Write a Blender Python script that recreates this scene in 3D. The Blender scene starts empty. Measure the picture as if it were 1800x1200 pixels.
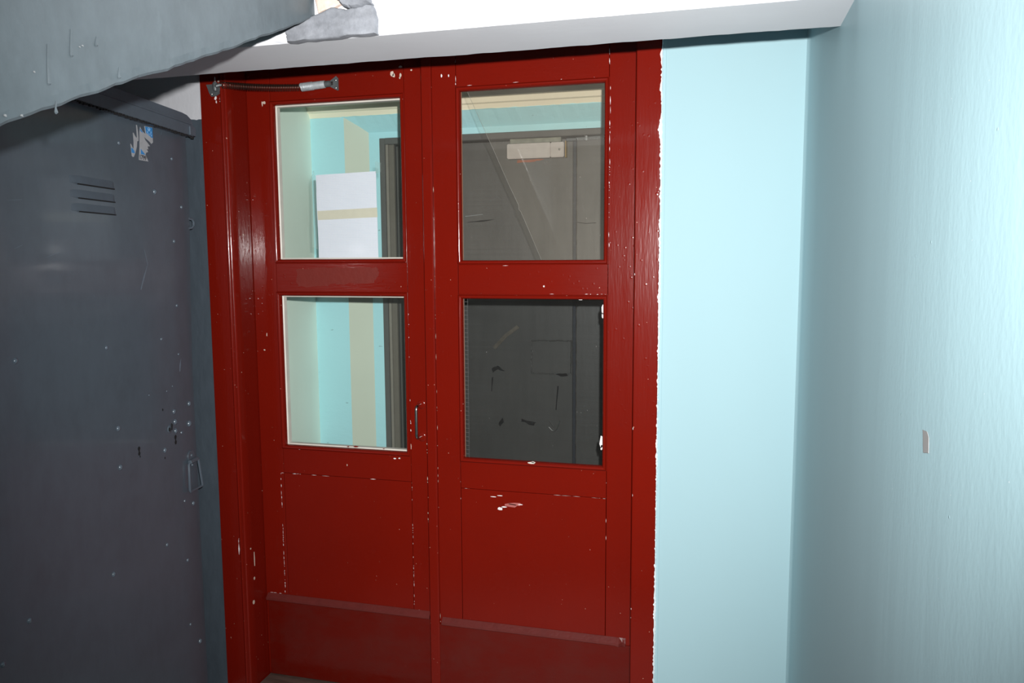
import bpy, bmesh, math, random
from mathutils import Vector, Matrix, noise
random.seed(7)
SC = bpy.context.scene
COL = SC.collection

# ------------------------------------------------------------------ camera, world, light, exposure
H = 1.56                                              # eye height
YAW, PITCH, ROLL = 0.25591775, 0.10568133, -0.00563142
fw = Vector((-math.sin(YAW)*math.cos(PITCH), math.cos(YAW)*math.cos(PITCH), -math.sin(PITCH)))
rt = Vector((math.cos(YAW), math.sin(YAW), 0)); up = rt.cross(fw)
rt = rt*math.cos(ROLL) + up*math.sin(ROLL); up = rt.cross(fw)
cam_d = bpy.data.cameras.new('camera'); cam = bpy.data.objects.new('camera', cam_d); COL.objects.link(cam)
cam_d.sensor_width = 36.0; cam_d.lens = 1356.3/1800*36; cam_d.clip_start = 0.02
cam.matrix_world = Matrix(((rt.x, up.x, -fw.x, 0), (rt.y, up.y, -fw.y, 0), (rt.z, up.z, -fw.z, H), (0, 0, 0, 1)))
SC.camera = cam

SC.view_settings.view_transform = 'Standard'; SC.view_settings.look = 'None'
SC.view_settings.gamma = 1; SC.view_settings.use_curve_mapping = False
SC.view_settings.exposure = 0.0
SC.cycles.max_bounces = 10; SC.cycles.diffuse_bounces = 7; SC.cycles.transparent_max_bounces = 16
SC.cycles.caustics_reflective = False; SC.cycles.caustics_refractive = False

w = bpy.data.worlds.new('world'); SC.world = w; w.use_nodes = True
w.node_tree.nodes['Background'].inputs[0].default_value = (0.8, 0.9, 1.0, 1)
w.node_tree.nodes['Background'].inputs[1].default_value = 0.01

fl_d = bpy.data.lights.new('camera_flash', 'SPOT'); fl = bpy.data.objects.new('camera_flash', fl_d); COL.objects.link(fl)
fl_d.energy = 400; fl_d.color = (1.0, 0.985, 0.97); fl_d.shadow_soft_size = 0.012
fl_d.spot_size = math.radians(88); fl_d.spot_blend = 1.0
fl.location = (0.045, 0.0, 1.645)
aim = Vector((-0.265, 1.0, -0.01)).normalized()
q = (-aim).to_track_quat('Z', 'Y'); fl.rotation_euler = q.to_euler(); fl.scale = (0.94, 1.50, 1.0)

# ------------------------------------------------------------------ materials
def srgb(r, g, b):
    f = lambda c: (c/255/12.92) if c/255 <= 0.04045 else ((c/255+0.055)/1.055)**2.4
    return (f(r), f(g), f(b), 1)

class NT:
    def __init__(s, name):
        s.m = bpy.data.materials.new(name); s.m.use_nodes = True
        s.t = s.m.node_tree; s.b = s.t.nodes['Principled BSDF']; s.out = s.t.nodes['Material Output']
        s.tc = s.n('ShaderNodeTexCoord')
    def n(s, typ, **kw):
        o = s.t.nodes.new(typ)
        for k, v in kw.items(): setattr(o, k, v)
        return o
    def l(s, a, b): s.t.links.new(a, b)
    def noise(s, scale, stretch=(1, 1, 1), detail=3, rough=0.5, dist=0.0):
        mp = s.n('ShaderNodeMapping'); mp.inputs['Scale'].default_value = stretch
        s.l(s.tc.outputs['Object'], mp.inputs['Vector'])
        nz = s.n('ShaderNodeTexNoise'); nz.inputs['Scale'].default_value = scale
        nz.inputs['Detail'].default_value = detail; nz.inputs['Roughness'].default_value = rough
        nz.inputs['Distortion'].default_value = dist
        s.l(mp.outputs[0], nz.inputs['Vector']); return nz.outputs['Fac']
    def voro(s, scale, stretch=(1, 1, 1)):
        mp = s.n('ShaderNodeMapping'); mp.inputs['Scale'].default_value = stretch
        s.l(s.tc.outputs['Object'], mp.inputs['Vector'])
        v = s.n('ShaderNodeTexVoronoi'); v.inputs['Scale'].default_value = scale
        s.l(mp.outputs[0], v.inputs['Vector']); return v.outputs['Distance']
    def ramp(s, fac, stops):
        r = s.n('ShaderNodeValToRGB'); e = r.color_ramp.elements
        while len(e) < len(stops): e.new(0.5)
        for i, (p, c) in enumerate(stops):
            e[i].position = p; e[i].color = c if len(c) == 4 else (*c, 1)
        s.l(fac, r.inputs[0]); return r.outputs[0]
    def mix(s, fac, a, b):
        x = s.n('ShaderNodeMix', data_type='RGBA')
        if isinstance(fac, float): x.inputs[0].default_value = fac
        else: s.l(fac, x.inputs[0])
        for k, v in ((6, a), (7, b)):
            if isinstance(v, tuple): x.inputs[k].default_value = v
            else: s.l(v, x.inputs[k])
        return x.outputs[2]
    def math(s, op, a, b=0.0, c=None):
        x = s.n('ShaderNodeMath', operation=op)
        for k, v in enumerate((a, b) if c is None else (a, b, c)):
            if isinstance(v, (int, float)): x.inputs[k].default_value = v
            else: s.l(v, x.inputs[k])
        return x.outputs[0]
    def color(s, c):
        if isinstance(c, tuple): s.b.inputs['Base Color'].default_value = c
        else: s.l(c, s.b.inputs['Base Color'])
    def bumps(s, layers):
        prev = None
        for h, strength, dist in layers:
            b = s.n('ShaderNodeBump'); b.inputs['Strength'].default_value = strength; b.inputs['Distance'].default_value = dist
            s.l(h, b.inputs['Height'])
            if prev: s.l(prev, b.inputs['Normal'])
            prev = b.outputs[0]
        if prev:
            s.l(prev, s.b.inputs['Normal'])
            if s.b.inputs['Coat Weight'].default_value > 0: s.l(prev, s.b.inputs['Coat Normal'])
    def set(s, rough=0.5, metal=0.0, spec=0.5):
        s.b.inputs['Roughness'].default_value = rough; s.b.inputs['Metallic'].default_value = metal
        s.b.inputs['Specular IOR Level'].default_value = spec

def scale_c(c, k): return (c[0]*k, c[1]*k, c[2]*k, 1)

def plain(name, c, rough=0.5, metal=0.0, var=0.15, nscale=20, bump=0.0, bscale=60, spec=0.5):
    N = NT(name); f = N.noise(nscale)
    N.color(N.mix(f, scale_c(c, 1-var), scale_c(c, 1+var))); N.set(rough, metal, spec)
    if bump: N.bumps([(N.noise(bscale), bump, 0.002)])
    return N.m

RED = (0.143, 0.0058, 0.0023, 1)
def red(name, stretch, dusty=0.0):
    N = NT(name)
    f = N.noise(3.0, (1, 1, 1), 4, 0.6)
    c = N.mix(f, scale_c(RED, 0.88), scale_c(RED, 1.12))
    # scuffs: fine dry rubs and pale specks of knocked paint
    sc = N.noise(9.0, stretch, 6, 0.75)
    c = N.mix(N.ramp(sc, [(0.66, (0, 0, 0)), (0.86, (0.25, 0.25, 0.25))]), c, srgb(150, 70, 62))
    sp = N.ramp(N.noise(130, (1, 1, 1), 1), [(0.785, (0, 0, 0)), (0.805, (1, 1, 1))])
    c = N.mix(sp, c, srgb(190, 150, 135))
    if dusty:
        c = N.mix(1.0, c, scale_c(RED, 0.72))  # scuffed tone, plus the flash's fade near the floor put into the colour
        dn = N.noise(7, (0.6, 1, 1), 6, 0.7)
        c = N.mix(N.ramp(dn, [(0.42, (0, 0, 0)), (0.75, (dusty,)*3)]), c, (0.078, 0.020, 0.016, 1))
    N.color(c)
    rg = N.ramp(f, [(0.3, (0.30, 0.30, 0.30)), (0.7, (0.20, 0.20, 0.20))]); N.l(rg, N.b.inputs['Roughness'])
    N.b.inputs['Specular IOR Level'].default_value = 0.08
    N.b.inputs['Coat Weight'].default_value = 0.40; N.b.inputs['Coat Roughness'].default_value = 0.11
    N.bumps([(N.noise(26, stretch, 4, 0.6), 0.23, 0.0030), (N.noise(160, stretch, 2), 0.25, 0.0010),
             (N.ramp(N.voro(38), [(0.0, (1, 1, 1)), (0.16, (0, 0, 0))]), 0.25, 0.0015)])
    return N.m
RED_V = red('red_gloss_paint_vertical', (1, 1, 0.12))
RED_H = red('red_gloss_paint_horizontal', (0.12, 1, 1))
RED_K = red('red_paint_scuffed_and_dimmed', (0.3, 1, 1), 0.5)
RED_D = plain('dusty_red_cap_paint', (0.112, 0.017, 0.014, 1), 0.4, 0, 0.2, 30, 0.5, 90)

TURQ = (0.318, 0.476, 0.518, 1)
def turq(name, bump=0.35, rough=0.45, streak=False):
    N = NT(name)
    f = N.noise(2.2, (1, 1, 0.5), 3)
    N.color(N.mix(f, scale_c(TURQ, 0.95), scale_c(TURQ, 1.03))); N.set(rough, 0, 0.25)
    if streak:
        glint = N.math('LESS_THAN', N.voro(34, (1, 1, 1)), 0.022)  # flash glints painted as sparse pale dots
        x = N.mix(N.noise(2.2, (1, 1, 0.5), 3), scale_c(TURQ, 1.0), scale_c(TURQ, 1.10)); N.color(N.mix(glint, x, (0.75, 0.8, 0.82, 1)))
    L = [(N.noise(70, (1, 1, 1), 3), bump*0.5, 0.0015)]
    if streak:
        L = [(N.noise(9, (1, 1, 0.10), 3, 0.55), bump, 0.0045), (N.noise(120, (1, 1, 0.7), 2), bump*0.8, 0.0012),
             (N.ramp(N.voro(17, (1, 1, 1)), [(0.0, (1, 1, 1)), (0.04, (0, 0, 0))]), 0.3, 0.002)]
    N.bumps(L); return N.m
TURQ_W = turq('turquoise_wall_paint', 0.12, 0.75)
TURQ_R = turq('turquoise_wall_paint_brushed', 0.22, 0.45, True)

def white_paint():
    N = NT('white_ceiling_paint'); f = N.noise(6, detail=4)
    N.color(N.mix(f, (0.56, 0.57, 0.60, 1), (0.63, 0.64, 0.665, 1))); N.set(0.6)
    N.bumps([(N.noise(14, (0.3, 1, 1), 4), 0.10, 0.003), (N.noise(90), 0.12, 0.0012)]); return N.m
WHITE = white_paint()

GREY = (0.075, 0.097, 0.121, 1)
def grey_paint(name, c, rough, brush=(1, 1, 1), b1=0.3, wear=0.0, coat=0.0, mottle=0.1):
    N = NT(name)
    f = N.noise(4, (1, 1, 1), 4, 0.6)
    col = N.mix(N.ramp(f, [(0.3, (0, 0, 0)), (0.7, (1, 1, 1))]), scale_c(c, 1-mottle), scale_c(c, 1+mottle))
    f2 = N.noise(24, brush, 5, 0.7)
    col = N.mix(N.ramp(f2, [(0.35, (0, 0, 0)), (0.65, (1, 1, 1))]), col, N.mix(0.5, col, scale_c(c, 1+2.5*mottle)))
    if wear:
        g = N.noise(11, (1, 1, 0.35), 6, 0.7)
        col = N.mix(N.ramp(g, [(0.60, (0, 0, 0)), (0.85, (wear,)*3)]), col, scale_c(c, 1.8))
    N.color(col); N.set(rough, 0, 0.5)
    if coat:
        N.b.inputs['Coat Weight'].default_value = coat; N.b.inputs['Coat Roughness'].default_value = 0.09
    N.bumps([(N.noise(16, brush, 4, 0.6), b1, 0.003), (N.noise(120), b1*0.5, 0.0009)])
    return N.m
GREY_STAIR = grey_paint('grey_paint_on_plaster', (0.071, 0.089, 0.100, 1), 0.42, (0.6, 1, 0.6), 0.45, 0.7, 0.0, 0.16)
GREY_CAB = grey_paint('grey_gloss_paint_on_steel', GREY, 0.40, (1, 1, 0.5), 0.05, 0.15, 0.24)
GREY_HEAD = grey_paint('grey_paint_on_steel_edge', scale_c(GREY, 1.05), 0.5, (1, 1, 1), 0.25, 0.3)
RIVET = grey_paint('grey_gloss_paint_on_rivets', scale_c(GREY, 1.25), 0.22, (1, 1, 1), 0.0, 0.0, 0.5)
GREY_PATCH = grey_paint('grey_paint_on_rough_mortar', (0.150, 0.158, 0.175, 1), 0.6, (1, 1, 1), 1.0, 0.6, 0.0, 0.35)

def dado():
    N = NT('white_wall_paint_over_grey_dado')
    sep = N.n('ShaderNodeSeparateXYZ'); N.l(N.tc.outputs['Object'], sep.inputs[0])
    z = N.math('ADD', sep.outputs['Z'], N.math('MULTIPLY', N.math('SUBTRACT', N.noise(60, (1, 1, 0.3)), 0.5), 0.02))
    f = N.math('GREATER_THAN', z, 2.035)
    g = N.mix(N.noise(30, (1, 1, 0.3), 5, 0.7), scale_c(GREY, 0.55), scale_c(GREY, 0.95))
    N.color(N.mix(f, g, (0.55, 0.56, 0.59, 1))); N.set(0.5)
    N.bumps([(N.noise(40, (1, 1, 0.5), 4), 0.5, 0.003)]); return N.m
DADO = dado()

CREAM = plain('cream_limewash', (0.86, 0.79, 0.62, 1), 0.65, 0, 0.10, 5, 0.35, 30)
CREAM_G = plain('pale_green_limewash', (0.84, 0.92, 0.82, 1), 0.65, 0, 0.06, 4, 0.25, 30)
def vest_turq():
    N = NT('peeling_turquoise_paint'); f = N.noise(3)
    c = N.mix(f, (0.40, 0.72, 0.79, 1), (0.46, 0.78, 0.84, 1))
    sp = N.ramp(N.noise(45, (0.35, 1, 1), 2), [(0.74, (0, 0, 0)), (0.77, (0.5, 0.5, 0.5))])
    N.color(N.mix(sp, c, (0.08, 0.10, 0.11, 1))); N.set(0.5)
    N.bumps([(N.noise(22, (0.5, 1, 1), 5, 0.65), 0.7, 0.004)]); return N.m
VTURQ = vest_turq()
STEEL_DOOR = grey_paint('grey_enamel_on_outer_steel_door', (0.076, 0.075, 0.070, 1), 0.45, (1, 1, 0.15), 0.3, 0.2)
STEEL_FR = grey_paint('grey_enamel_on_steel_frame', (0.085, 0.085, 0.082, 1), 0.45, (1, 1, 0.15), 0.3, 0.2)
STEEL_BR = plain('brown_grey_enamel', (0.13, 0.115, 0.095, 1), 0.45, 0, 0.12)
DARK = plain('dark_gap', (0.006, 0.006, 0.007, 1), 0.8)
GAP_STRIP = plain('blue_black_gap_strip', (0.020, 0.026, 0.036, 1), 0.6, 0, 0.3, 60)
PUTTY = plain('yellowed_white_putty', (0.58, 0.55, 0.49, 1), 0.55, 0, 0.18, 18, 0.3)
BAREW = plain('bare_dirty_wood', (0.20, 0.085, 0.045, 1), 0.6, 0, 0.35, 24, 0.4)
CHIP = plain('chipped_pale_primer', (0.52, 0.42, 0.35, 1), 0.7, 0, 0.25, 60)
CHIPW = plain('chipped_white_paint', (0.72, 0.66, 0.66, 1), 0.6, 0, 0.2, 60)
CHIPD = plain('pink_rubbed_paint', (0.36, 0.10, 0.09, 1), 0.5, 0, 0.25, 60)
DIRT = plain('dust_in_the_joint', (0.12, 0.045, 0.032, 1), 0.8, 0, 0.4, 60)
PLASTER = plain('exposed_pinkish_plaster', (0.50, 0.40, 0.34, 1), 0.8, 0, 0.3, 50, 0.9, 70)
WPAPER_EDGE = plain('white_undercoat_edge', (0.75, 0.78, 0.80, 1), 0.6, 0, 0.05)
FLOORM = plain('worn_concrete_paled_for_bounce', (0.40, 0.38, 0.36, 1), 0.7, 0, 0.35, 9, 0.5, 40)  # paleness made up to bounce flash light onto the lower walls
def sillwood():
    N = NT('worn_wooden_threshold'); f = N.noise(14, (0.15, 1, 1), 6, 0.7)
    N.color(N.ramp(f, [(0.35, (0.035, 0.016, 0.012)), (0.55, (0.12, 0.075, 0.06)), (0.75, (0.22, 0.17, 0.15))])); N.set(0.65)
    N.bumps([(f, 0.8, 0.004)]); return N.m
SILL = sillwood()
STEEL = plain('dull_steel', (0.32, 0.32, 0.31, 1), 0.38, 0.9, 0.25, 80)
CHROME = plain('worn_nickel', (0.55, 0.53, 0.50, 1), 0.22, 1.0, 0.2, 90)
RUST = plain('oily_brown_spring_steel', (0.095, 0.060, 0.048, 1), 0.34, 0.85, 0.4, 120)
ZINC = plain('grey_painted_zinc', (0.42, 0.45, 0.47, 1), 0.42, 0.3, 0.25, 70)
BRACK = plain('dark_grey_painted_steel', (0.10, 0.11, 0.115, 1), 0.42, 0.3, 0.3, 60, 0.4, 80)
LOCKW = plain('grubby_white_plastic', (0.46, 0.42, 0.40, 1), 0.5, 0, 0.15, 30, 0.2)
RUSTY = plain('rust_stain', (0.28, 0.08, 0.03, 1), 0.8, 0, 0.3, 60)
TAPEM = plain('brown_grey_adhesive_tape', (0.27, 0.265, 0.26, 1), 0.5, 0, 0.1, 60)
TAPEB = plain('yellowed_clear_tape', (0.56, 0.50, 0.41, 1), 0.3, 0, 0.06, 60)
BLUE = plain('sticker_blue_ink', (0.045, 0.25, 0.58, 1), 0.45, 0, 0.1, 60)
PAPERW = plain('torn_sticker_paper', (0.40, 0.41, 0.43, 1), 0.6, 0, 0.15, 70)
INK = plain('black_ink', (0.03, 0.03, 0.04, 1), 0.5)
LINEW = plain('pale_blue_print', (0.35, 0.55, 0.75, 1), 0.5)

def gridpaper():
    N = NT('white_squared_paper')
    sep = N.n('ShaderNodeSeparateXYZ'); N.l(N.tc.outputs['Object'], sep.inputs[0])
    def line(o):
        fr = N.math('FRACT', N.math('MULTIPLY', o, 1/0.0042)); return N.math('LESS_THAN', fr, 0.16)
    g = N.math('MAXIMUM', line(sep.outputs['X']), line(sep.outputs['Z']))
    N.color(N.mix(g, (0.72, 0.69, 0.76, 1), (0.44, 0.46, 0.58, 1))); N.set(0.7)
    N.bumps([(N.noise(12, detail=2), 0.4, 0.004)]); return N.m
GRID = gridpaper()

def glass(name, tint, dust_col, dust, stripes=False, gloss_max=1.0):
    N = NT(name); t = N.t; t.nodes.remove(N.b)
    tr = N.n('ShaderNodeBsdfTransparent'); tr.inputs[0].default_value = tint
    gl = N.n('ShaderNodeBsdfGlossy'); gl.inputs['Roughness'].default_value = 0.02
    df = N.n('ShaderNodeBsdfDiffuse'); df.inputs[0].default_value = dust_col
    fr = N.n('ShaderNodeFresnel'); fr.inputs[0].default_value = 1.45
    m1 = N.n('ShaderNodeMixShader'); N.l(N.math('MULTIPLY', fr.outputs[0], gloss_max), m1.inputs[0]); N.l(tr.outputs[0], m1.inputs[1]); N.l(gl.outputs[0], m1.inputs[2])
    d = N.math('MULTIPLY_ADD', N.noise(7, (1, 1, 0.6), 5, 0.65), dust*1.2, dust*0.4)
    if stripes:
        s1 = N.noise(1.0, (1.5, 1, 420), 2, 0.6); s2 = N.noise(1.0, (0.8, 1, 120), 2)
        d = N.math('MULTIPLY', d, N.math('ADD', N.math('MULTIPLY', s1, 1.1), N.math('MULTIPLY', s2, 0.9)))
    sp = N.math('GREATER_THAN', N.noise(150, detail=1), 0.79)
    d = N.math('MAXIMUM', d, N.math('MULTIPLY', sp, 0.35))
    m2 = N.n('ShaderNodeMixShader'); N.l(d, m2.inputs[0]); N.l(m1.outputs[0], m2.inputs[1]); N.l(df.outputs[0], m2.inputs[2])
    N.l(m2.outputs[0], N.out.inputs['Surface']); return N.m
GL_LEFT = glass('window_glass_greenish', (0.95, 1.0, 0.98, 1), (0.45, 0.48, 0.44, 1), 0.035, False, 0.2)
GL_RIGHT = glass('window_glass_dusty', (1.0, 0.99, 0.96, 1), (0.44, 0.40, 0.35, 1), 0.045, True)
GL_SHARD = glass('window_glass_shard_dusty', (1.0, 0.99, 0.96, 1), (0.44, 0.41, 0.37, 1), 0.070)
GL_POLY = glass('ribbed_clear_plastic', (0.68, 0.70, 0.70, 1), (0.38, 0.37, 0.35, 1), 0.022, True)

# ------------------------------------------------------------------ geometry helpers
LOCAL = set()
class MB:
    def __init__(s): s.bm = bmesh.new()
    def quad(s, pts):
        return s.bm.faces.new([s.bm.verts.new(p) for p in pts])
    def box(s, x0, x1, y0, y1, z0, z1, bev=0.0, seg=1):
        v = [s.bm.verts.new(p) for p in ((x0,y0,z0),(x1,y0,z0),(x1,y1,z0),(x0,y1,z0),(x0,y0,z1),(x1,y0,z1),(x1,y1,z1),(x0,y1,z1))]
        fs = [s.bm.faces.new([v[i] for i in f]) for f in ((0,3,2,1),(4,5,6,7),(0,1,5,4),(1,2,6,5),(2,3,7,6),(3,0,4,7))]
        if bev:
            es = list({e for f in fs for e in f.edges})
            bmesh.ops.bevel(s.bm, geom=es, offset=bev, segments=seg, affect='EDGES', clamp_overlap=True)
        return s
    def loft(s, rings, close=True, caps=True):
        R = [[s.bm.verts.new(p) for p in r] for r in rings]
        n = len(R[0])
        for a, b in zip(R, R[1:]):
            for i in range(n if close else n-1):
                j = (i+1) % n; s.bm.faces.new((a[i], a[j], b[j], b[i]))
        if caps and close:
            s.bm.faces.new(list(reversed(R[0]))); s.bm.faces.new(R[-1])
        return s
    def tube(s, pts, r, n=8, caps=True):
        P = [Vector(p) for p in pts]; rings = []; prev = None
        for i, p in enumerate(P):
            d = (P[min(i+1, len(P)-1)] - P[max(i-1, 0)]).normalized()
            if prev is None:
                a = Vector((0, 0, 1)) if abs(d.z) < 0.9 else Vector((1, 0, 0)); u = d.cross(a).normalized()
            else: u = (prev - d*prev.dot(d)).normalized()
            prev = u; v = d.cross(u); rr = r[i] if isinstance(r, (list, tuple)) else r
            rings.append([p + (u*math.cos(2*math.pi*k/n) + v*math.sin(2*math.pi*k/n))*rr for k in range(n)])
        return s.loft(rings, True, caps)
    def plate(s, poly, f, thick):
        """poly: list of 2D points, f(a,b,d)->3D with d the distance out of the surface"""
        a = [s.bm.verts.new(f(p[0], p[1], thick)) for p in poly]; b = [s.bm.verts.new(f(p[0], p[1], 0)) for p in poly]
        n = len(a); s.bm.faces.new(a)
        for i in range(n): s.bm.faces.new((a[i], b[i], b[(i+1) % n], a[(i+1) % n]))
        return s
    def dome(s, c, r, h, ax_u, ax_v, ax_n, n=8):
        c = Vector(c); rings = []
        for k, (rr, hh) in enumerate(((1, 0), (0.9, 0.5), (0.55, 0.88), (0.08, 1.0))):
            rings.append([c + (ax_u*math.cos(2*math.pi*i/n) + ax_v*math.sin(2*math.pi*i/n))*r*rr + ax_n*h*hh for i in range(n)])
        return s.loft(rings)
    def build(s, name, mat, parent=None, smooth=False, kind=None, label=None, cat=None, group=None, normals=True):
        if normals: bmesh.ops.recalc_face_normals(s.bm, faces=s.bm.faces)
        me = bpy.data.meshes.new(name); s.bm.to_mesh(me); s.bm.free()
        for m in (mat if isinstance(mat, (list, tuple)) else [mat]): me.materials.append(m)
        if smooth:
            for p in me.polygons: p.use_smooth = True
            try: me.set_sharp_from_angle(angle=math.radians(40))
            except Exception: pass
        o = bpy.data.objects.new(name, me); COL.objects.link(o)
        if parent is not None:
            o.parent = parent
            # meshes are built in the thing's own frame when it is turned, else in world space
            root = parent
            while root.parent: root = root.parent
            if not root.name in LOCAL: me.transform(Matrix.Translation(-root.location))
        if kind: o['kind'] = kind
        if label: o['label'] = label
        if cat: o['category'] = cat
        if group: o['group'] = group
        return o

def empty(name, loc, label=None, cat=None, kind=None, rz=0, local=False, group=None):
    o = bpy.data.objects.new(name, None); COL.objects.link(o); o.location = loc; o.rotation_euler = (0, 0, rz)
    o.empty_display_size = 0.05
    if label: o['label'] = label
    if cat: o['category'] = cat
    if kind: o['kind'] = kind
    if group: o['group'] = group
    if local: LOCAL.add(o.name)
    return o

def ragged(a, b, n, amp, seed=0):
    r = random.Random(seed); out = []; d = 0
    for i in range(n+1):
        d = 0.6*d + r.uniform(-amp, amp); out.append((a + (b-a)*i/n, d))
    return out

# ------------------------------------------------------------------ the setting
XR, XL, YD = 0.239, -2.15, 2.305
FX0, FX1, FZ = -1.673, -0.156, 2.30          # frame outline in the door wall

m = MB(); m.box(XL-0.2, 0.6, -1.7, 3.9, -0.12, 0.0)
m.build('floor', FLOORM, kind='structure', label='worn concrete floor, made pale to bounce light, under the doors and cabinet', cat='floor')

m = MB()
for x0, x1, z0, z1 in ((XL, FX0, 0, 2.6), (FX1, XR+0.1, 0, 2.6), (FX0, FX1, FZ, 2.6)):
    m.box(x0, x1, YD, 2.5, z0, z1)
m.bm.faces.ensure_lookup_table()
for f in m.bm.faces: f.material_index = 0 if f.calc_center_median().x > -0.9 else 1
m.build('wall_back', [TURQ_W, DADO], kind='structure', cat='wall',
        label='wall around the red doors, turquoise on one side, white over a grey dado on the other')

# right wall: slightly eased corner with the door wall
m = MB()
prof = [(XR-0.012, YD+0.005), (XR-0.004, YD-0.006), (XR, YD-0.02)] + [(XR, YD-0.02-k*0.25) for k in range(1, 16)] + [(XR, -1.6)]
m.loft([[(x, y, 0), (x, y, 2.9)] for x, y in prof], close=False)
m.quad([(XR+0.12, -1.6, 0), (XR+0.12, -1.6, 2.9), (XR+0.12, YD, 2.9), (XR+0.12, YD, 0)])
m.build('wall_right', TURQ_R, smooth=True, kind='structure', cat='wall', label='turquoise painted wall with brushed sheen running along the right of the hall')

m = MB(); m.box(XL-0.1, XL, -1.6, 2.5, 0, 2.9)
m.build('wall_left', DADO, kind='structure', cat='wall', label='white wall with grey dado behind the grey metal cabinet')
m = MB(); m.box(XL, XR, -1.75, -1.6, 0, 2.9)
m.build('wall_front', TURQ_W, kind='structure', cat='wall', label='turquoise wall at the near end of the hall')
m = MB(); m.box(XL, XR, -1.6, 1.6, 2.9, 3.0); m.box(XL, XR, 1.6, 2.5, 2.5, 2.6)
m.build('ceiling', WHITE, kind='structure', cat='ceiling', label='white underside of the landing above the beam')

# landing beam: soffit with ragged rear and front arrises
m = MB()
BZ, BY0, BY1, BTOP = 2.031, 1.556, 1.757, 2.56
ra = ragged(XL, XR+0.02, 120, 0.0022, 3); rb = ragged(XL, XR+0.02, 120, 0.0026, 4); rc = ragged(XL, XR+0.02, 120, 0.0020, 5)
rings = []
for (x, a), (_, b), (_, c) in zip(ra, rb, rc):
    rings.append([(x, BY0, BTOP), (x, BY0, 2.12), (x, BY0, BZ+0.012), (x, BY0+a*0.5, BZ+0.004+a*0.4), (x, BY0+0.006+c*0.3, BZ), (x, BY0+0.014, BZ), (x, BY1-0.012, BZ),
                  (x, BY1-0.003+b*0.8, BZ), (x, BY1+b, BZ+0.004+b*0.4), (x, BY1, 2.12), (x, BY1, BTOP)])
m.loft(rings)
beam = m.build('landing_beam', WHITE, kind='structure', cat='beam', label='white painted concrete beam of the landing above the red doors')

# mortar patch on the beam face beside the stair
def patch(outline, thick, seed, name, mat, cx=None):
    """lumpy slab of mortar on the beam face: outline in (x,z)"""
    mm = MB()
    xs = [p[0] for p in outline]; zs = [p[1] for p in outline]
    c = (sum(xs)/len(xs), sum(zs)/len(zs)); rings = []
    for k, (sc, d) in enumerate(((1.0, 0.0), (1.0, 0.55), (0.97, 0.9), (0.90, 1.0), (0.78, 1.0), (0.64, 1.0), (0.5, 1.0), (0.36, 1.0), (0.22, 1.0), (0.1, 1.0), (0.01, 1.0))):
        ring = []
        for x, z in outline:
            X, Z = c[0]+(x-c[0])*sc, c[1]+(z-c[1])*sc
            lump = noise.noise(Vector((X*24+seed, Z*24, seed*3.1)))*0.004 + noise.noise(Vector((X*70, Z*70, seed)))*0.0015
            ring.append((X, BY0 + 0.004 if k == 0 else BY0 - d*thick - (lump if k > 1 else 0), Z))
        rings.append(ring)
    mm.loft(rings)
    return mm.build(name, mat, beam, smooth=True)
def rough_outline(pts, n, amp, seed):
    r = random.Random(seed); out = []
    for (a, b) in zip(pts, pts[1:]+pts[:1]):
        for k in range(n):
            t = k/n; out.append((a[0]+(b[0]-a[0])*t + r.uniform(-amp, amp)*(k > 0), a[1]+(b[1]-a[1])*t + r.uniform(-amp, amp)*(k > 0)))
    return out
patch(rough_outline([(-0.902, 2.029), (-0.80, 2.029), (-0.694, 2.031), (-0.692, 2.060), (-0.702, 2.089), (-0.760, 2.084), (-0.795, 2.092), (-0.835, 2.079), (-0.87, 2.066), (-0.905, 2.052)], 5, 0.0018, 2), 0.016, 1, 'mortar_patch', GREY_PATCH)
patch(rough_outline([(-0.762, 2.088), (-0.735, 2.083), (-0.701, 2.090), (-0.712, 2.108), (-0.722, 2.15), (-0.78, 2.16), (-0.785, 2.115)], 5, 0.0018, 3), 0.030, 4, 'mortar_patch', GREY_PATCH)
patch(rough_outline([(-0.826, 2.082), (-0.795, 2.090), (-0.772, 2.098), (-0.785, 2.115), (-0.80, 2.15), (-0.84, 2.15)], 4, 0.0015, 5), 0.012, 6, 'exposed_plaster', PLASTER)

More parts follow.
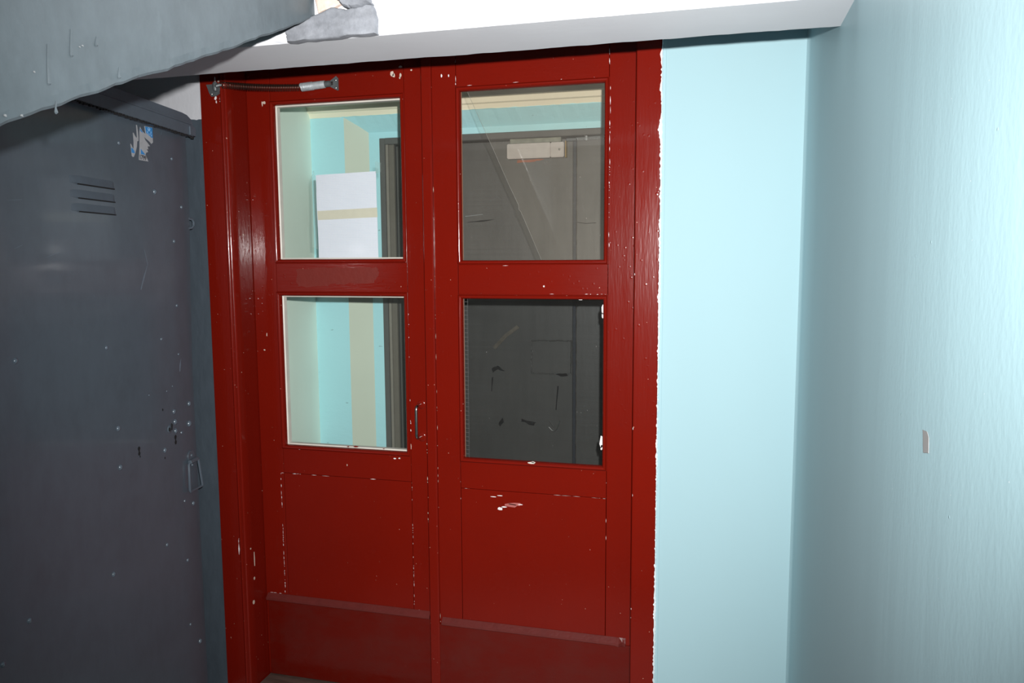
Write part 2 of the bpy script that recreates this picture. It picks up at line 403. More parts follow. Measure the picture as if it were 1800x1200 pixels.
# sloping side of the stair flight
def stair():
    m = MB(); n = 150; rg = ragged(-0.9, 1.575, n, 0.0016, 11); rg2 = ragged(0, 1, n, 0.0022, 12); rings = []
    for i, (y, d) in enumerate(rg):
        zb = 2.0839 + (y-1.5728)*0.4503 + d + (0.006*math.sin(y*9)*0.3)
        e = rg2[i][1]
        X = -0.84
        rings.append([(X, y, zb+0.62), (X, y, zb+0.30), (X, y, zb+0.05), (X, y, zb+0.016), (X-0.0005+e*0.4, y, zb+0.004), (X-0.003+e*0.5, y, zb),
                      (X-0.060, y, zb+0.06), (X-0.085, y, zb+0.62)])
    m.loft(rings)
    o = m.build('stair_slab', GREY_STAIR, smooth=False, kind='structure', cat='stairs', label='grey painted sloping side of the stair flight climbing to the landing beam')
    # paint drips and knocks on its face
    r = random.Random(5)
    m = MB()
    for (y, z, l) in ((0.885, 1.835, 0.035), (0.845, 1.79, 0.05), (0.853, 1.755, 0.015), (0.93, 1.86, 0.012), (0.97, 1.825, 0.015)):
        m.tube([(-0.8395, y+0.002, z+l), (-0.8393, y, z+l*0.4), (-0.839, y, z), (-0.8395, y, z-0.002)], [0.0006, 0.0012, 0.0026, 0.0008], 6)
    d = m.build('paint_drip', GREY_STAIR, o, smooth=True); d['kind'] = 'stuff'
    m = MB()
    for (y, z, s) in ((0.823, 1.80, 0.0015), (0.90, 1.85, 0.0012), (0.905, 1.853, 0.0014), (0.776, 1.738, 0.002), (0.80, 1.742, 0.002), (1.33, 2.08, 0.0015)):
        m.plate(rough_outline([(y-s, z-s*0.5), (y+s, z-s*0.8), (y+s*0.6, z+s*0.7), (y-s*0.7, z+s*0.5)], 2, s*0.2, int(y*1000)), lambda a, b, t: (-0.8398+t, a, b), 0.0012)
    d = m.build('chipped_paint', plain('pale_grey_knock', (0.22, 0.23, 0.24, 1), 0.5), o); d['kind'] = 'stuff'
stair()

# ------------------------------------------------------------------ door frame
frame = empty('door_frame', (-0.9145, 2.30, 0), 'red painted wooden frame around the pair of red doors', 'door frame', 'structure')
def vstrip(prof, z0, z1, name, mat, parent, n=1, smooth=True):
    mm = MB(); mm.loft([[(x, y, z0+(z1-z0)*k/n) for x, y in prof] for k in range(n+1)])
    return mm.build(name, mat, parent, smooth=smooth)
# left jamb: flat face, round bead, then the splayed return down to the recessed leaf
jl = [(FX0, 2.52), (FX0, 2.301), (FX0+0.002, 2.2985), (-1.5975, 2.2985), (-1.5965, 2.2995), (-1.5955, 2.2965), (-1.5925, 2.2945), (-1.589, 2.2945),
      (-1.5865, 2.2965), (-1.586, 2.2995), (-1.584, 2.3005), (-1.5815, 2.2975), (-1.578, 2.297), (-1.575, 2.299), (-1.5735, 2.303),
      (-1.5725, 2.335), (-1.5775, 2.337), (-1.5785, 2.42), (-1.5785, 2.52)]
vstrip(jl, 0, 2.23, 'jamb', RED_V, frame)
jr = [(FX1, 2.52), (FX1, 2.301), (FX1-0.002, 2.2985), (-0.2255, 2.2985), (-0.2285, 2.3015), (-0.2285, 2.52)]
vstrip(jr, 0, 2.23, 'jamb', RED_V, frame)
m = MB(); m.box(FX0, FX1, 2.2985, 2.52, 2.23, 2.30, 0.002); m.build('head_rail', RED_H, frame)
m = MB(); m.box(-1.578, -0.229, 2.315, 2.52, 0.0, 0.028, 0.004); m.build('threshold', SILL, frame, label='worn bare wooden threshold')
# ragged white undercoat between the frame and the turquoise wall
def edge_strip():
    m = MB(); n = 420; r = random.Random(21); L = []; R = []
    for i in range(n+1):
        z = 0.0 + 2.2*i/n
        wob = 0.0025*math.sin(z*5.1) + 0.002*math.sin(z*13.7+1)
        k = r.random()**2.5
        big = 0.007*max(0, 1-abs(z-1.93)/0.05) + 0.005*max(0, 1-abs(z-2.13)/0.04) + 0.004*max(0, 1-abs(z-2.05)/0.05)
        L.append((FX1+0.0005-0.0040*k-wob*0.25-big, z)); R.append((FX1+0.0025+0.002*r.random()+wob*0.4, z))
    for i in range(n):
        m.quad([(L[i][0], 2.2979, L[i][1]), (FX1, 2.2979, R[i][1]), (FX1, 2.2979, R[i+1][1]), (L[i+1][0], 2.2979, L[i+1][1])])
        m.quad([(FX1, 2.2979, R[i][1]), (R[i][0], 2.3045, R[i][1]), (R[i+1][0], 2.3045, R[i+1][1]), (FX1, 2.2979, R[i+1][1])])
    m.build('undercoat_edge', WPAPER_EDGE, frame, label='ragged white undercoat along the wall edge')
edge_strip()
m = MB(); m.box(FX1+0.0025, FX1+0.012, 2.3035, 2.306, 0, 2.25, 0.001); m.build('paint_ridge', TURQ_W, frame, label='turquoise ridge of old paint')

# chips: small flat flakes just proud of a face that looks towards -y
def flakes(name, mat, parent, y, items, seed=0):
    r = random.Random(seed); m = MB()
    for x, z, a, b in items:
        n = 7; m.plate([(x+a*math.cos(2*math.pi*k/n)*r.uniform(0.6, 1.1), z+b*math.sin(2*math.pi*k/n)*r.uniform(0.6, 1.1)) for k in range(n)],
                       lambda u, v, d: (u, y-d, v), 0.0006)
    o = m.build(name, mat, parent); o['kind'] = 'stuff'; return o
def seam(m, p, q, dens, wid, y, seed, longest=0.02):
    r = random.Random(seed); L = math.hypot(q[0]-p[0], q[1]-p[1]); t = 0
    ux, uz = (q[0]-p[0])/L, (q[1]-p[1])/L
    while t < L:
        l = 0.0015+longest*r.random()**2.2; nz = noise.noise(Vector((t*9, seed*1.7, 0.3)))
        g = r.expovariate(1.0)*(l*(1-dens)/dens)*(0.45 if nz > 0.05 else 1.9)
        a = t+g; b = min(L, a+l); t = b
        if a >= L: break
        w0 = wid*r.uniform(0.35, 1.2); o = r.uniform(-wid*0.4, wid*0.4)
        pts = [(a, o-w0*0.2), ((a+b)/2, o-w0*0.5), (b, o), ((a+b)/2, o+w0*0.5)]
        m.plate([(p[0]+ux*s-uz*d, p[1]+uz*s+ux*d) for s, d in pts], lambda u, v, d: (u, y-d, v), 0.0006)

flakes('paint_chip', CHIPW, frame, 2.2982, [(-1.6125, 2.150, 0.0035, 0.022), (-1.613, 2.098, 0.0055, 0.008), (-1.611, 2.086, 0.0025, 0.006)], 1)
flakes('paint_chip', CHIP, frame, 2.2982, [(-1.635, 2.135, 0.003, 0.003), (-1.5995, 2.152, 0.0055, 0.004), (-1.599, 2.116, 0.004, 0.005)], 2)
m = MB()
seam(m, (-1.597, 2.13), (-1.597, 2.05), 0.35, 0.004, 2.2982, 31)
seam(m, (-1.600, 0.59), (-1.602, 0.53), 0.97, 0.0040, 2.2982, 32, 0.06)
seam(m, (-0.2262, 2.2), (-0.2262, 0.1), 0.02, 0.0016, 2.2982, 33)
o = m.build('paint_chip', CHIPW, frame); o['kind'] = 'stuff'
# chips on the return of the left jamb
m = MB()
for z, yy, a, b in ((0.50, 2.345, 0.0022, 0.030), (0.43, 2.34, 0.004, 0.006), (0.345, 2.33, 0.006, 0.008), (1.65, 2.36, 0.002, 0.004), (0.545, 2.325, 0.003, 0.003)):
    m.plate([(yy+a*math.cos(k*math.pi/3), z+b*math.sin(k*math.pi/3)) for k in range(6)], lambda u, v, d: (-1.5722+d, u, v), 0.0012)
o = m.build('paint_chip', CHIP, frame); o['kind'] = 'stuff'

# ------------------------------------------------------------------ door leaves
def bead(rect, side, prof, y0, mat, parent, name='glazing_bead'):
    x0, x1, z0, z1 = rect; mm = MB()
    cor = lambda k, u: ((x0+u, z0+u), (x1-u, z0+u), (x1-u, z1-u), (x0+u, z1-u))[k]
    a, b = side, (side+1) % 4; rings = []
    n = 10
    for i in range(n+1):
        t = i/n; ring = []
        for u, d in prof:
            p, q = cor(a, u), cor(b, u); ring.append((p[0]+(q[0]-p[0])*t, y0+d, p[1]+(q[1]-p[1])*t))
        rings.append(ring)
    mm.loft(rings); return mm.build(name, mat, parent, smooth=True)
BEAD = [(0.0, 0.004), (0.0, -0.0015), (0.0015, -0.002), (0.002, -0.0055), (0.005, -0.0085), (0.009, -0.0085), (0.012, -0.006), (0.0145, -0.001), (0.0145, 0.014), (0.010, 0.014)]

def leaf(name, label, y, xl, xr, rects, panel, zrail, glass_d, putty, left):
    root = empty(name, ((xl+xr)/2, y, 0.03), label, 'door', 'structure')
    T = 0.05; ztop = 2.222; zb = 0.032; G = 0.0006
    (ux0, ux1, uz0, uz1), (lx0, lx1, lz0, lz1) = rects
    sx0 = (ux0+lx0)/2; sx1 = (ux1+lx1)/2; pz = panel
    for a, b in ((xl, sx0-G), (sx1+G, xr)):
        m = MB(); m.box(a, b, y, y+T, zb, ztop, 0.0012); m.build('stile', RED_V, root)
    for z0, z1 in ((uz1, ztop), (lz1, uz0), (pz+G, lz0)):
        m = MB(); m.box(sx0+G, sx1-G, y+0.0007, y+T, z0, z1, 0.0009); m.build('rail', RED_H, root)
    m = MB(); m.box(sx0+G*1.6, sx1-G*1.6, y+0.0009, y+T-0.01, zb, pz-G, 0.0009); m.build('panel', RED_V, root)
    m = MB(); m.box(xl+0.003, xr-0.003, y+0.012, y+T-0.006, zb+0.01, pz+0.01); m.box(sx0-0.006, sx1+0.006, y+0.015, y+T-0.01, lz1+0.01, uz0-0.01); m.box(sx0-0.006, sx1+0.006, y+0.015, y+T-0.01, uz1+0.01, ztop-0.01)
    m.build('core', DIRT, root)
    for wi, r in enumerate(rects):
        rr = (sx0-0.001, sx1+0.001, r[2], r[3])
        for k in range(4):
            bead(rr, k, BEAD, y, RED_H if k in (0, 2) else RED_V, root)
        # rebate lining: white putty on the left leaf, dirty bare wood on the right
        for k in range(4):
            e = 0.0045 if putty is PUTTY else 0.0015
            if putty is not PUTTY and k != 3: continue
            bead(rr, k, [(0.010, 0.013), (0.0145, 0.012), (0.0145+e, 0.0145), (0.0145+e, glass_d-0.001), (0.010, glass_d-0.001)], y, putty, root, 'putty_strip')
        yield_gl = (rr[0]+0.010, rr[1]-0.010, rr[2]+0.010, rr[3]-0.010)
        x0, x1, z0, z1 = yield_gl
        if left: gm, nm = GL_LEFT, 'glass_pane'
        elif wi == 0: gm, nm = GL_RIGHT, 'glass_pane'
        else: gm, nm, x0 = GL_POLY, 'plastic_sheet', x0+0.018
        m = MB(); m.quad([(x0, y+glass_d, z0), (x1, y+glass_d, z0), (x1, y+glass_d, z1), (x0, y+glass_d, z1)])
        g = m.build(nm, gm, root, label={'plastic_sheet': 'ribbed clear plastic sheet in the lower opening'}.get(nm))
        if nm == 'plastic_sheet':
            m = MB(); k = 0; z = z0
            while z < z1:
                m.box(x0-0.010, x0+0.001, y+glass_d-0.0005, y+glass_d+0.006, z, z+0.0011); z += 0.0145
            for xx in (x0-0.0115, x0): m.box(xx-0.0004, xx+0.0004, y+glass_d-0.001, y+glass_d+0.0002, z0, z1)
            o = m.build('flute_end', plain('grey_plastic_flute', (0.09, 0.09, 0.09, 1), 0.4), g); o['kind'] = 'stuff'
    # kick board with its sloping cap moulding
    m = MB(); m.box(xl+0.010 if left else xl+0.004, xr-0.004, y-0.006, y+0.002, zb, zrail-0.022, 0.0015); m.build('kick_board', RED_K, root)
    return root

def cap_strip(root, x0, x1, y, z, chew=False):
    m = MB(); n = 60; r = random.Random(9); rings = []
    for i in range(n+1):
        x = x0+(x1-x0)*i/n; j = 0.0
        if chew and x > x1-0.042: j = r.uniform(-0.0035, 0.0035)
        end = 0.6 if (chew and i >= n-1) else 1.0
        rings.append([(x, y+0.002, z), (x, y-0.001, z), (x, y-0.016*end+j, z-0.013+j*0.5), (x, y-0.016*end+j, z-0.021-abs(j)), (x, y-0.012, z-0.024), (x, y+0.002, z-0.024)])
    m.loft(rings); m.build('cap_moulding', RED_D, root, smooth=False)

YL, YR = 2.42, 2.39
xlL, xrL = -1.577, -0.916
xlR, xrR = -0.914, -0.2305

door1 = leaf('door_1', 'red glazed door leaf with the pull handle and door spring', YL, xlL, xrL,
             [(-1.4855, -0.9935, 1.551, 2.104), (-1.4885, -0.9955, 0.890, 1.453)], 0.8006, 0.341, 0.034, PUTTY, True)
door2 = leaf('door_2', 'red glazed door leaf with broken dusty glass beside the turquoise wall', YR, xlR, xrR,
             [(-0.8054, -0.3155, 1.544, 2.105), (-0.8054, -0.3205, 0.891, 1.449)], 0.801, 0.341, 0.014, BAREW, False)
cap_strip(door1, xlL+0.008, -0.931, YL, 0.343)
cap_strip(door2, -0.876, -0.2515, YR, 0.343, True)
# meeting strip planted on the edge of the right-hand leaf
m = MB(); m.loft([[(x, y, z) for x, y in ((-0.9195, 2.39), (-0.9195, 2.3815), (-0.9165, 2.3785), (-0.8895, 2.3785), (-0.8855, 2.382), (-0.885, 2.39))] for z in (0.034, 0.7, 1.4, 2.222)])
m.build('meeting_strip', RED_V, door2, smooth=True)

# wear on the leaves
m = MB()
yl = YL-0.0002
seam(m, (-1.4985, 0.800), (-1.4985, 0.345), 0.55, 0.0022, yl, 41)
seam(m, (-1.4985, 0.8006), (-0.99, 0.8006), 0.20, 0.0020, yl, 42, 0.030)
seam(m, (-0.992, 0.800), (-0.992, 0.36), 0.28, 0.0014, yl, 43, 0.012)
seam(m, (-0.9925, 1.45), (-0.9925, 0.93), 0.08, 0.003, yl, 44, 0.018)
seam(m, (-1.56, 0.3455), (-1.505, 0.3455), 0.85, 0.003, yl, 45)
o = m.build('paint_chip', CHIPW, door1); o['kind'] = 'stuff'
flakes('paint_chip', CHIP, door1, yl, [(-1.034, 2.167, 0.009, 0.011), (-1.028, 2.160, 0.005, 0.008), (-1.004, 2.186, 0.007, 0.004), (-1.004, 2.160, 0.004, 0.008), (-1.007, 2.152, 0.003, 0.004),
        (-0.966, 2.174, 0.004, 0.003), (-1.516, 2.098, 0.003, 0.010), (-1.508, 2.100, 0.006, 0.006), (-0.994, 0.925, 0.003, 0.012), (-0.996, 0.953, 0.002, 0.006), (-0.975, 0.34, 0.003, 0.005),
        (-1.545, 1.245, 0.004, 0.003), (-1.533, 1.30, 0.002, 0.008), (-1.235, 0.845, 0.0015, 0.004)], 3)
flakes('paint_chip', CHIPW, door1, YL-0.0025, [(-1.052, 0.880, 0.006, 0.003), (-1.036, 0.882, 0.004, 0.003), (-1.418, 0.892, 0.004, 0.0015)], 4)
m = MB()
m.plate(rough_outline([(-1.409, 1.530), (-1.30, 1.538), (-1.20, 1.534), (-1.105, 1.538), (-1.096, 1.52), (-1.115, 1.484), (-1.25, 1.480), (-1.33, 1.472), (-1.405, 1.470)], 6, 0.004, 8), lambda a, b, d: (a, YL+0.0006-d, b), 0.0006)
m.build('touched_up_patch', plain('duller_red_touch_up', (0.135, 0.012, 0.007, 1), 0.5, 0, 0.12, 20, 0.4, 60), door1, label='duller red touched-up patch')

yr = YR-0.0002
m = MB()
seam(m, (-0.805, 2.19), (-0.805, 2.105), 0.55, 0.0018, yr, 51)
seam(m, (-0.318, 2.19), (-0.3155, 2.105), 0.35, 0.0018, yr, 52)
seam(m, (-0.3145, 2.10), (-0.3155, 1.55), 0.35, 0.0022, yr, 53, 0.03)
seam(m, (-0.805, 2.1068), (-0.3155, 2.1068), 0.12, 0.0014, yr, 54)
seam(m, (-0.78, 1.4515), (-0.32, 1.4515), 0.15, 0.0016, yr, 55)
seam(m, (-0.78, 1.541), (-0.62, 1.541), 0.2, 0.0016, yr, 56)
seam(m, (-0.3195, 1.44), (-0.3195, 0.9), 0.08, 0.002, yr, 57, 0.012)
seam(m, (-0.80, 0.801), (-0.32, 0.801), 0.35, 0.0007, yr, 58, 0.03)
seam(m, (-0.3175, 0.89), (-0.3175, 0.37), 0.07, 0.001, yr, 59)
seam(m, (-0.806, 0.89), (-0.806, 0.37), 0.07, 0.001, yr, 60)
o = m.build('paint_chip', CHIPW, door2); o['kind'] = 'stuff'
m = MB()
seam(m, (-0.9185, 0.97), (-0.9185, 0.45), 0.28, 0.0022, 2.3788, 61, 0.016)
seam(m, (-0.8835, 1.9), (-0.8835, 0.3), 0.06, 0.0012, 2.3855, 62, 0.02)
o = m.build('paint_chip', CHIP, door2); o['kind'] = 'stuff'
flakes('paint_chip', CHIPW, door2, yr, [(-0.852, 2.142, 0.003, 0.006), (-0.828, 2.141, 0.002, 0.005), (-0.669, 0.741, 0.012, 0.006), (-0.655, 0.748, 0.010, 0.003), (-0.60, 0.760, 0.010, 0.002),
        (-0.690, 0.780, 0.012, 0.0015), (-0.67, 0.785, 0.010, 0.002), (-0.52, 1.475, 0.003, 0.004)], 6)
flakes('paint_chip', CHIPD, door2, yr+0.0002, [(-0.635, 0.755, 0.032, 0.008), (-0.615, 0.760, 0.026, 0.006)], 7)
flakes('paint_chip', CHIPW, door2, YR+0.004, [(-0.3335, 1.405, 0.004, 0.020), (-0.3335, 1.385, 0.004, 0.010), (-0.3355, 0.985, 0.006, 0.022), (-0.3345, 0.965, 0.004, 0.010), (-0.405, 1.436, 0.012, 0.004)], 8)
flakes('paint_chip', PUTTY, door2, YR-0.0085, [(-0.560, 0.9045, 0.014, 0.004), (-0.554, 0.907, 0.008, 0.003)], 9)

flakes('paint_chip', RED_H, door1, YL+0.0125, [(-1.205, 0.910, 0.012, 0.0035), (-1.235, 0.908, 0.006, 0.002), (-1.10, 0.908, 0.004, 0.0015)], 12)
# broken second pane behind the upper glass of the right-hand leaf
sh = [(-0.775, 2.095), (-0.335, 2.095), (-0.335, 1.556), (-0.532, 1.556), (-0.566, 1.635), (-0.600, 1.712), (-0.606, 1.718), (-0.607, 1.732), (-0.640, 1.800), (-0.690, 1.911), (-0.707, 1.947)]
m = MB(); m.bm.faces.new([m.bm.verts.new((a, YR+0.022, b)) for a, b in sh])
g = m.build('glass_shard', GL_SHARD, door2, label='broken glass sheet with a slanting edge')
m = MB(); dg = [(-0.775, 2.095), (-0.707, 1.947), (-0.690, 1.911), (-0.640, 1.800), (-0.607, 1.732), (-0.606, 1.718), (-0.600, 1.712), (-0.566, 1.635), (-0.532, 1.556)]
m.tube([(a, YR+0.0218, b) for a, b in dg], 0.0006, 4)
m.build('broken_edge', glass('broken_glass_edge', (0.9, 0.9, 0.88, 1), (0.6, 0.6, 0.58, 1), 0.25), g)

# pull handle: bent steel rod on the left-hand leaf
m = MB(); hp = []
zc, hh, st = 1.017, 0.056, 0.034
for k in range(9):
    a = math.pi/2*k/8; hp.append((-0.958, YL-st+0.014-0.014*math.sin(a), zc+hh-0.014+0.014*math.cos(a)))
pts = [(-0.958, YL+0.002, zc+hh)] + hp + [(x, y, 2*zc-z) for x, y, z in reversed(hp)] + [(-0.958, YL+0.002, zc-hh)]
m.tube(pts, 0.0047, 10)
hd = m.build('pull_handle', CHROME, door1, smooth=True, label='worn steel rod handle')
for s in (1, -1):
    m = MB(); m.dome((-0.952, YL+0.001, zc+s*hh), 0.017, 0.0045, Vector((1, 0, 0)), Vector((0, 0, 1)), Vector((0, -1, 0)), 14)
    m.build('mounting_lug', RED_V, hd, smooth=True)

# ------------------------------------------------------------------ door spring (frame bracket, long coil, adjusting sleeve, leaf bracket)
sp = empty('door_spring', (-1.60, 2.2985, 2.13), 'rusty coil spring stretched from the frame to the red leaf with the handle', 'door spring')
P0 = Vector((-1.597, 2.286, 2.137)); P1 = Vector((-1.352, 2.395, 2.137)); P2 = Vector((-1.258, 2.409, 2.146))
def coil(a, b, turns, R, r, sag, n_seg=10, nn=5):
    m = MB(); d = (b-a); ax = d.normalized(); u = ax.cross(Vector((0, 0, 1))).normalized(); v = u.cross(ax); pts = []
    N = int(turns*n_seg)
    for i in range(N+1):
        t = i/N; c = a + d*t + Vector((0, 0, -sag*math.sin(math.pi*t) if sag >= 0 else 0)); th = 2*math.pi*turns*t
        pts.append(c + (u*math.cos(th) + v*math.sin(th))*R)
    m.tube(pts, r, nn); return m
coil(P0+Vector((0.012, 0.004, 0)), P1, 46, 0.0108, 0.0016, 0.004).build('coil', RUST, sp, smooth=True)
coil(P1, P1+(P2-P1)*0.45, 11, 0.0125, 0.0020, 0.0).build('coil', ZINC, sp, smooth=True, label='pale grey tight coil at the sleeve')
m = MB(); dd = (P2-P1).normalized(); A = P1+(P2-P1)*0.38
m.tube([A, A+dd*0.030, A+dd*0.0302, A+dd*0.033, A+dd*0.0332, P2-dd*0.012], [0.0128, 0.0128, 0.0112, 0.0112, 0.0130, 0.0122], 14)
m.build('sleeve', ZINC, sp, smooth=True)
m = MB(); m.tube([P2-dd*0.016, P2-dd*0.010, P2+dd*0.004, P2+dd*0.008], [0.0085, 0.0105, 0.0105, 0.006], 12); m.build('pivot_barrel', BRACK, sp, smooth=True)
m = MB(); m.plate([(-1.262, 2.153), (-1.262, 2.141), (-1.229, 2.124), (-1.226, 2.126), (-1.226, 2.164), (-1.233, 2.171)], lambda a, b, d: (a, YL-0.0005-d, b), 0.004)
b1 = m.build('leaf_bracket', BRACK, sp)
for x, z in ((-1.235, 2.158), (-1.235, 2.133)):
    m = MB(); m.dome((x, YL-0.0045, z), 0.003, 0.0015, Vector((1, 0, 0)), Vector((0, 0, 1)), Vector((0, -1, 0)), 8); m.build('screw', STEEL, b1)
m = MB(); m.box(-1.252, -1.242, YL-0.010, YL-0.004, 2.142, 2.153, 0.0015); m.build('square_nut', CHROME, sp)
# frame bracket: bent plate on the face of the jamb with a knuckle
m = MB(); m.plate(rough_outline([(-1.644, 2.142), (-1.60, 2.142), (-1.592, 2.128), (-1.598, 2.110), (-1.612, 2.103), (-1.626, 2.103), (-1.634, 2.115)], 2, 0.0006, 3), lambda a, b, d: (a, 2.298-d, b), 0.0045)
b2 = m.build('frame_bracket', BRACK, sp, smooth=False)
m = MB(); m.tube([(-1.606, 2.288, 2.118), (-1.606, 2.288, 2.124), (-1.606, 2.288, 2.142), (-1.606, 2.288, 2.147)], [0.006, 0.0085, 0.0085, 0.006], 12); m.build('knuckle', BRACK, sp, smooth=True)
m = MB(); m.tube([(-1.604, 2.286, 2.131), (-1.597, 2.284, 2.133), (-1.588, 2.288, 2.137), (-1.580, 2.291, 2.137)], [0.004, 0.007, 0.006, 0.003], 10); m.build('hook', BRACK, sp, smooth=True)
m = MB(); m.dome((-1.624, 2.2936, 2.111), 0.0035, 0.002, Vector((1, 0, 0)), Vector((0, 0, 1)), Vector((0, -1, 0)), 8); m.build('screw', STEEL, b2)

# ------------------------------------------------------------------ sheet of squared paper behind the left leaf's upper pane
YP = YL+0.0365
pp = MB(); n = 8; grid = []
cs = [(-1.3405, 1.562), (-1.1145, 1.562), (-1.1165, 1.8605), (-1.3425, 1.8545)]
for j in range(n+1):
    row = []
    for i in range(n+1):
        u, v = i/n, j/n
        x = (cs[0][0]*(1-u)+cs[1][0]*u)*(1-v)+(cs[3][0]*(1-u)+cs[2][0]*u)*v; z = (cs[0][1]*(1-u)+cs[1][1]*u)*(1-v)+(cs[3][1]*(1-u)+cs[2][1]*u)*v
        row.append(pp.bm.verts.new((x, YP+0.002+0.0015*math.sin(u*5+v*3)*math.sin(v*7), z)))
    grid.append(row)
for j in range(n):
    for i in range(n): pp.bm.faces.new((grid[j][i], grid[j][i+1], grid[j+1][i+1], grid[j+1][i]))
bk = [[pp.bm.verts.new(v.co + Vector((0, 0.0004, 0))) for v in row] for row in grid]
for j in range(n):
    for i in range(n): pp.bm.faces.new((bk[j][i], bk[j+1][i], bk[j+1][i+1], bk[j][i+1]))
rim = [(0, i) for i in range(n)] + [(j, n) for j in range(n)] + [(n, i) for i in range(n, 0, -1)] + [(j, 0) for j in range(n, 0, -1)]
for (a, b), (c, d) in zip(rim, rim[1:]+rim[:1]): pp.bm.faces.new((grid[a][b], bk[a][b], bk[c][d], grid[c][d]))
sheet = pp.build('squared_paper', GRID, smooth=True, label='white squared paper sheet taped behind the upper pane of the red door leaf', cat='paper')
m = MB(); m.plate([(-1.3385, 1.7005), (-1.1135, 1.7065), (-1.1145, 1.7385), (-1.3395, 1.7315)], lambda a, b, d: (a, YP-d, b), 0.0003)
m.build('adhesive_tape', TAPEB, sheet, label='yellowed tape across the sheet')
CLT = glass('crinkled_clear_tape', (0.90, 0.93, 0.92, 1), (0.55, 0.62, 0.60, 1), 0.16)
for pts, k in (([(-1.342, 1.60), (-1.364, 1.605), (-1.362, 1.84), (-1.350, 1.870), (-1.342, 1.85)], 6), ([(-1.117, 1.853), (-1.098, 1.856), (-1.096, 1.888), (-1.118, 1.892)], 4)):
    m = MB(); m.plate(rough_outline(pts, k, 0.002, k), lambda a, b, d: (a, YP+0.0005-d, b), 0.0003); m.build('clear_tape', CLT, sheet, label='crinkled clear tape')

# ------------------------------------------------------------------ grey metal cabinet (built in its own frame: x along the front away from the door, y into the cabinet, z up)
cabinet = empty('metal_cabinet', (-1.69, 2.24, 0), 'tall grey painted steel cabinet with louvres and torn stickers left of the red doors', 'cabinet', rz=0, local=True)
tv = Vector((0.1670, -0.9860, 0)); nv = Vector((0.9860, 0.1670, 0))
cabinet.matrix_world = Matrix(((tv.x, -nv.x, 0, -1.69), (tv.y, -nv.y, 0, 2.24), (0, 0, 1, 0), (0, 0, 0, 1)))
CW = 1.02
def edge_s(z): return 0.0 if z > 1.72 else (0.030*min(1, (1.72-z)/0.5))
m = MB(); m.box(0.034, CW, 0.004, 0.36, 0.0, 1.985, 0.004); m.build('body', GREY_CAB, cabinet)
m = MB(); zs = [0.02, 0.3, 0.6, 0.9, 1.2, 1.4, 1.6, 1.72, 1.9, 1.985]
rg = random.Random(4)
m.loft([[(edge_s(z)+0.003, 0.02, z), (edge_s(z), 0.010, z), (edge_s(z)+0.002, 0.001, z), (edge_s(z)+0.006, 0.0, z)] +
        [(edge_s(z)+(CW-edge_s(z))*k/8, 0.0012*math.sin(z*4+k)*(0.3 if 0 < k < 8 else 0), z) for k in range(1, 9)] + [(CW, 0.02, z)] for z in zs])
m.build('door_panel', GREY_CAB, cabinet, smooth=True)
# header with rolled top corner and a ragged weld along its foot
m = MB(); prof = [(CW, 1.966), (0.010, 1.966), (0.004, 1.985), (0.010, 2.006), (0.024, 2.020), (0.046, 2.028), (0.075, 2.0305), (CW, 2.0305)]
m.loft([[(s, d, z) for s, z in prof] for d in (-0.030, -0.027, 0.30)]); m.build('header', GREY_HEAD, cabinet, smooth=False)
m = MB(); m.loft([[(s, -0.0300, 2.000), (s, -0.0335, 2.0015), (s, -0.0335, 2.0065), (s, -0.0300, 2.008)] for s in (0.022, 0.5, CW)]); m.build('header_ridge', GREY_HEAD, cabinet)
m = MB(); r = random.Random(8); s = 0.004
while s < CW:
    l = r.uniform(0.005, 0.016); hgt = r.uniform(0.003, 0.008)
    m.plate([(s, 1.9675), (s+l, 1.9675), (s+l*r.uniform(0.6, 0.9), 1.9665-hgt), (s+l*r.uniform(0.1, 0.35), 1.9665-hgt*0.8)], lambda a, b, d: (a, -0.024-d, b), 0.006); s += l*r.uniform(0.95, 1.25)
o = m.build('weld_bead', DARK, cabinet, label='dark ragged joint under the header'); o['kind'] = 'stuff'
m = MB(); m.box(0.0, 0.036, -0.0335, -0.0295, 1.968, 1.996, 0.001); m.build('header_end_plate', GREY_HEAD, cabinet)
# louvres: pressed hoods open at the foot
for z in (1.7610, 1.7250, 1.6905):
    m = MB(); s0, s1 = 0.418, 0.606
    rr_ = []
    for k, (ss, q_) in enumerate(((s0, 0.0), (s0+0.004, 0.55), (s0+0.012, 0.9), (s0+0.022, 1.0), ((s0+s1)/2, 1.0), (s1-0.05, 1.0), (s1-0.025, 0.8), (s1-0.010, 0.35), (s1, 0.0))):
        rr_.append([(ss, 0.0016, z+0.027), (ss, -0.0002-0.0012*q_, z+0.018), (ss, -0.0004-0.0032*q_, z+0.009), (ss, -0.0004-0.0060*q_, z+0.0008), (ss, 0.0016, z+0.0008)])
    m.loft(rr_)
    lv = m.build('louvre', GREY_HEAD, cabinet, smooth=True)
    m = MB(); m.box(s0+0.003, s1-0.03, -0.0052, -0.0004, z-0.0020, z+0.0008); m.build('slot', DARK, lv)
